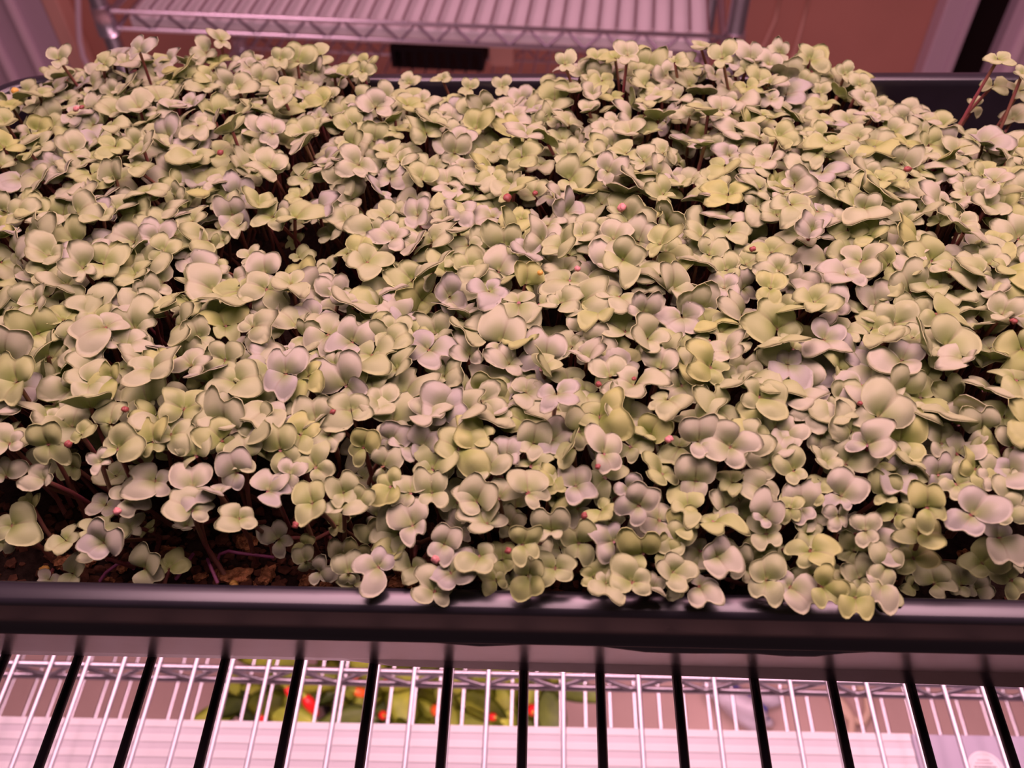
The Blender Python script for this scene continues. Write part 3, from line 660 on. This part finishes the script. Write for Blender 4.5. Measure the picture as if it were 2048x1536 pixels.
# the big leaf and the mauve heart at left, the tall stragglers at the rear corner, the tall leaves on the skyline
EXTRA = [(34, 765, 105, 90, 22, .12, 'b'), (571, 748, 100, 90, 22, .97, 'b'), (530, 548, 80, 90, 12, .9, 'b'), (433, 536, 52, 200, 6, .15, 'g'), (448, 482, 56, 200, 6, .3, 'g'),
  (500, 515, 62, 110, 6, .6, 'g'), (600, 395, 58, 95, 10, .12, 'g'), (565, 432, 60, 30, 6, .8, 'g'), (602, 448, 50, 90, 2, .3, 'g'), (598, 515, 46, 40, 2, .2, 'g'), (655, 540, 46, 100, 0, .4, 'g'),
  (695, 508, 66, 340, 6, .15, 'g'), (665, 470, 70, 20, 6, .6, 'g'), (715, 475, 64, 60, 8, .6, 'g'), (465, 430, 74, 110, 10, .95, 'g'), (640, 430, 60, 90, 2, .6, 'g'), (690, 440, 44, 90, 6, .15, 'g'),
  (590, 485, 40, 80, -4, .1, 'g'), (410, 975 - 430, 46, 100, 4, .3, 'g'),
  (1995, 120, 52, 5, 34, .3, 't'), (1985, 172, 58, 330, 22, .3, 't'), (1950, 212, 38, 110, 10, .4, 't'), (2040, 182, 56, 100, 22, .5, 't'), (2025, 240, 60, 20, 8, .6, 't'), (2044, 150, 44, 60, 30, .4, 't'),
  (118, 120, 52, 95, 26, .7, 's'), (280, 105, 60, 60, 30, .95, 's'), (208, 130, 44, 60, 22, .3, 's'), (560, 120, 48, 80, 24, .3, 's'), (725, 145, 46, 40, 20, .3, 's'), (1255, 112, 58, 100, 28, .7, 's'),
  (1445, 118, 60, 90, 28, .3, 's'), (1350, 125, 44, 10, 26, .3, 's'), (1130, 130, 50, 100, 22, .5, 's'), (1690, 150, 46, 110, 16, .4, 's'), (1720, 172, 48, 90, 14, .4, 's'), (940, 178, 44, 90, 6, .3, 's'),
  (818, 168, 46, 60, 6, .6, 's'), (885, 160, 40, 10, 6, .4, 's'), (1605, 165, 44, 30, 10, .3, 's'), (1490, 142, 44, 20, 16, .3, 's'), (1005, 175, 46, 100, 6, .5, 's'), (55, 185, 44, 40, 8, .4, 's'), (1757, 212, 40, 90, 8, .4, 's')]
def zfor(px, py):
    return float(np.interp(py, [850, 1000, 1100, 1200, 1240], [19, 13, 9, 6, 4])) - (6 if px < 330 and py > 950 else 0)
for (px, py, S, az, z, hue) in HAND:
    zz = (z if z is not None else zfor(px, py)) * 0.001
    q = at(px, py, zz); d = proj(q)[2]
    t = Vector((rp.gauss(0, 0.17), rp.gauss(-0.10, 0.17) - (0.22 if py > 1080 else 0.05), 0))
    add_seed(q, az + rp.gauss(0, 8), S * d / FPX, t, True, hue)
for (px, py, S, az, z, hue, kind) in EXTRA:
    q = at(px, py, z * 0.001)
    if q.y > 0.272: q.y = 0.272
    d = proj(q)[2]
    root = None
    if kind == 't':
        root = Vector((q.x - 0.012, min(q.y - 0.012, 0.25), SOIL - 0.002))
    e = (48, 20) if kind in 'sb' else None
    add_seed(q, az, S * d / FPX, (rp.gauss(0, .1), -0.15 if kind in 'sb' else -0.1, 0), True, hue, root, e)

# the rest of the canopy, scattered by dart throwing
GAPS = [(575, 500, 140, 58), (700, 560, 60, 36)]
def in_gap(px, py):
    return any(((px - a) / c) ** 2 + ((py - b) / d) ** 2 < 1 for a, b, c, d in GAPS)
cell = {}
def put(p):
    cell.setdefault((int(p.x // 0.01), int(p.y // 0.01)), []).append(p)
def close(p, r):
    cx, cy = int(p.x // 0.01), int(p.y // 0.01)
    for i in (-1, 0, 1):
        for j in (-1, 0, 1):
            for q in cell.get((cx + i, cy + j), ()):
                if (q.x - p.x) ** 2 + (q.y - p.y) ** 2 < r * r: return True
    return False
for s in seeds: put(s.head)
RMIN = 0.0063
for _ in range(26000):
    x = rp.uniform(TX0 + 0.006, TX1 - 0.002); y = rp.uniform(0.02, 0.270)
    z = canopy(x, y) + rp.gauss(0, 0.0035)
    p = Vector((x, y, z)); px, py, d = proj(p)
    if px < -160 or px > 2200 or py > 905: continue
    if in_gap(px, py): continue
    if px < 380 and py > 780 and rp.random() < 0.55: continue
    # bare back corner at the right, low back edge in the middle
    if px > 1715 and py < 175 + (px - 1715) * 0.34 + 20: continue
    if 740 < px < 1085 and py < 200: continue
    if px < 110 and py < 215 - px * 0.35: continue
    if close(p, RMIN): continue
    put(p)
    tl = Vector((rp.gauss(0, 0.26), rp.gauss(-0.05, 0.26), 0))
    add_seed(p, rp.uniform(0, 360), rp.uniform(0.0118, 0.0172) * (0.92 if y > 0.2 else 1.0), tl, False)
# lower leaves that fill the front bank
n0 = 0
for _ in range(6000):
    x = rp.uniform(-0.16, 0.17); y = rp.uniform(0.012, 0.075); z = rp.uniform(-0.012, 0.002)
    p = Vector((x, y, z)); px, py, d = proj(p)
    if px < 60 or px > 2100: continue
    if px < 780 and py > 960: continue
    if px > 1800 and py > 1010: continue
    if py > 1185 or py < 880: continue
    if close(p, 0.0058): continue
    put(p); add_seed(p, rp.uniform(0, 360), rp.uniform(0.010, 0.015), None, False); n0 += 1

def stem_pts(s):
    a, b = s.root, s.head
    m1 = a.lerp(b, 0.35) + s.kink; m2 = a.lerp(b, 0.72) + s.kink * 0.6
    return [a, m1, m2, b]
def leaf_matrix(s, which):
    """pose of one seed leaf: reach, heading, rise and the seedling's own lean"""
    R_ = s.r1 if which == 0 else s.r2
    az = s.az + (0 if which == 0 else s.open); el = s.e1 if which == 0 else s.e2
    n = Vector((s.tilt.x, s.tilt.y, 1)).normalized()
    lean = Vector((0, 0, 1)).rotation_difference(n).to_matrix()
    rot = lean @ Matrix.Rotation(az - PI / 2, 3, 'Z') @ Matrix.Rotation(el, 3, 'X')
    return rot, R_
# the 300 that show largest are single seedlings
vis = []
for s in seeds:
    px, py, d = proj(s.head)
    if -15 < px < 2063 and 60 < py < 1260:
        low = s.head.z < canopy(s.head.x, max(s.head.y, 0.0)) - 0.014 and not s.hand
        vis.append(((s.r1 + s.r2) / d * (0.6 if low else 1.0) * (1.25 if s.hand else 1.0), s, px, py))
vis.sort(key=lambda v: -v[0])
single = vis[:300]; ids = {id(v[1]) for v in single}
# words for one seedling: which wire it stands in line with, and its place counted up from the rim
ORD = ['zeroth', 'first', 'second', 'third', 'fourth', 'fifth', 'sixth', 'seventh', 'eighth', 'ninth', 'tenth', 'eleventh', 'twelfth', 'thirteenth', 'fourteenth', 'fifteenth',
       'sixteenth', 'seventeenth', 'eighteenth', 'nineteenth', 'twentieth', 'twenty-first', 'twenty-second', 'twenty-third', 'twenty-fourth', 'twenty-fifth', 'twenty-sixth', 'twenty-seventh']
wx = [proj((-0.1592 + 0.02556 * (k - 1), 0.004, Z1))[0] for k in range(14)]       # the fourteen dark wires in view at the tray
cols = {}
for v in single:
    px = v[2]
    j = min(range(14), key=lambda k: abs(wx[k] - px))
    if abs(wx[j] - px) < 38: key = 2 * j
    else: key = 2 * j + (1 if px > wx[j] else -1)
    cols.setdefault(key, []).append(v)
def where(key):
    if key % 2 == 0: return 'in line with the %s dark wire' % ORD[key // 2 + 1]
    k = (key - 1) // 2
    if k < 0: return 'left of the first dark wire'
    if k >= 13: return 'right of the last dark wire'
    return 'between the %s and %s dark wires' % (ORD[k + 1], ORD[k + 2])
LAB = {}
for key, vs in cols.items():
    vs.sort(key=lambda v: -v[3])
    for i, v in enumerate(vs):
        s = v[1]; h = s.hue
        colr = 'yellow-green' if h < 0.11 else 'green' if h < 0.4 else 'sage green' if h < 0.8 else 'mauve-grey'
        LAB[id(s)] = '%s seedling, %s up from the front rim, %s' % (colr, ORD[i + 1] if i else 'lowest', where(key)) if i else \
                     '%s seedling, lowest by the front rim, %s' % (colr, where(key))
        if s.note: LAB[id(s)] = s.note
def stem_mesh(pts, r=0.00075, n=6):
    bm = bmesh.new(); tube(bm, pts, [r * 1.15, r, r * 0.9, r * 0.95], n)
    me = bpy.data.meshes.new('stem'); bm.to_mesh(me); bm.free(); me.materials.append(M['stem']); return me
for v in single:
    s = v[1]
    e = empty('radish_seedling', s.root)
    tag(e, LAB[id(s)], 'seedling', 'radish seedlings in the black tray')
    st = data_obj('stem', stem_mesh([p - s.root for p in stem_pts(s)]), e)
    for wch in (0, 1):
        rot, R_ = leaf_matrix(s, wch)
        lf = data_obj('leaf', FINE[s.v1 if wch == 0 else s.v2], e)
        lf.matrix_local = Matrix.Translation(s.head - s.root) @ (rot @ Matrix.Scale(R_, 3)).to_4x4()
        lf.pass_index = 0
        lf.color = (min(0.999, max(0, s.hue + 0.04 * (wch * 2 - 1))), 0, 0, 1)
# all the others: one mass
LV = []; LF = []; LA = []; base = 0
SV = []; SF = []; sb = 0
for s in seeds:
    if id(s) in ids: continue
    for wch in (0, 1):
        rot, R_ = leaf_matrix(s, wch)
        V, Fc, A = LEAVES[s.v1 if wch == 0 else s.v2]
        P = (np.array(rot) @ (V * R_).T).T + np.array(s.head)
        LV.append(P); LA.append(np.column_stack([A, np.full(len(A), s.hue)]))
        LF += [tuple(q + base for q in f) for f in Fc]; base += len(P)
    bm = bmesh.new(); tube(bm, stem_pts(s), [0.00085, 0.00075, 0.0007, 0.0007], 5, cap=False); bm.verts.index_update()
    SV += [tuple(v.co) for v in bm.verts]; SF += [tuple(q.index + sb for q in f.verts) for f in bm.faces]; sb += len(bm.verts); bm.free()
mass = tag(empty('seedling_canopy', (0, 0, SOIL)), 'dense carpet of small radish seedlings filling the rear of the tray', 'seedlings', kind='stuff')
me = bpy.data.meshes.new('leaves'); me.from_pydata(np.vstack(LV).tolist(), [], LF); me.polygons.foreach_set('use_smooth', [True] * len(me.polygons))
set_attr(me, np.vstack(LA)); me.materials.append(M['leaf']); me.update()
o = data_obj('leaves', me, mass); o['kind'] = 'stuff'; o.color = (0, 0, 0, 1); o.location = (0, 0, -SOIL)
me = bpy.data.meshes.new('stems'); me.from_pydata(SV, [], SF); me.polygons.foreach_set('use_smooth', [True] * len(me.polygons)); me.materials.append(M['stem']); me.update()
o = data_obj('stems', me, mass); o['kind'] = 'stuff'; o.location = (0, 0, -SOIL)

# ------------------------------------------------------------------ seed hulls caught on the leaves
hulls = [(440, 305, 9, 'hull', 'red seed hull on leaves at the upper left'), (1015, 395, 12, 'hull', 'dark red seed hull on a leaf near the upper middle'),
  (1070, 386, 8, 'hull', 'small red hull just right of the dark red one'), (1243, 415, 13, 'hull_p', 'pink open seed hull right of the upper middle'),
  (1815, 338, 11, 'hull', 'round red seed hull on leaves at the upper right'), (1505, 497, 9, 'hull', 'red seed hull right of centre in the canopy'),
  (1155, 537, 9, 'hull_p', 'pinkish seed hull on a mauve leaf near the centre'), (1080, 545, 9, 'hull_y', 'yellow seed hull left of the pinkish one near centre'),
  (665, 824, 9, 'hull', 'flat red hull on a leaf at middle left'), (250, 818, 10, 'hull', 'red hull on a small seedling at the left'),
  (136, 888, 10, 'hull', 'reddish hull under the heart-shaped leaf at far left'), (234, 1022, 11, 'hull_p', 'red and white split hull by the dark left gap'),
  (590, 1050, 10, 'hull', 'dull red hull over the bare soil left of centre'), (871, 1118, 12, 'hull_p', 'pink hull in a seedling behind the front rim'),
  (1016, 1101, 10, 'hull', 'dark red hull beneath the pink-stemmed heart leaf'), (1197, 768, 9, 'hull', 'red hull near the middle of the canopy'),
  (1268, 757, 7, 'hull', 'tiny red hull on a stem right of the middle'), (1338, 878, 12, 'hull_p', 'pink curled hull in a dark gap right of middle'),
  (1168, 1031, 10, 'hull', 'red hull on a leaf above the front bank'), (1720, 806, 8, 'hull', 'red hull between leaves at the middle right'),
  (2028, 642, 10, 'hull', 'bright red hull at the tip of a green leaf at right'), (2044, 548, 8, 'hull', 'red hull at the right edge of the picture'),
  (152, 217, 9, 'hull_p', 'pink hull pair on a leaf at the rear left'), (163, 214, 7, 'hull', 'red hull beside the pink hull at the rear left'),
  (29, 181, 10, 'hull_y', 'orange hull on leaves at the tray rear left corner'), (1195, 1003 - 70, 8, 'hull', 'small red hull deep among leaves above the front bank'),
  (88, 1138, 13, 'hull_y', 'bright yellow-orange seed on the soil at the far left'), (468, 1168, 12, 'hull_y', 'orange seed husk against the rim below the largest chunk')]
for i, (px, py, wpx, mk, lab) in enumerate(hulls):
    if py > 1130: z = SOIL + 0.004
    elif py > 860: z = zfor(px, py) * 0.001 + 0.0075
    else:
        q = at(px, py, 0.02); z = canopy(q.x, q.y) + 0.008
    q = at(px, py, z)
    if q.y > 0.27: q.y = 0.27
    k = proj(q)[2] / FPX * wpx * 1.3
    o = empty('seed_hull', q); tag(o, lab, 'seed hull', 'seed hulls among the seedlings')
    for sg in (-1, 1):
        bm = bmesh.new(); blob(bm, (sg * k * 0.16, 0, 0), k * 0.42, k * 0.55, k * 0.42, i * 2 + sg, 0.25, 2)
        for f in bm.faces: f.smooth = True
        h = mesh_obj('half_shell', bm, M[mk], o); h.rotation_euler = (0, sg * 0.35, 0)
    o.rotation_euler = (rs.uniform(-.5, .5), rs.uniform(-.5, .5), rs.uniform(0, 3))
print('seedlings', len(seeds), 'single', len(single), 'understory', n0)
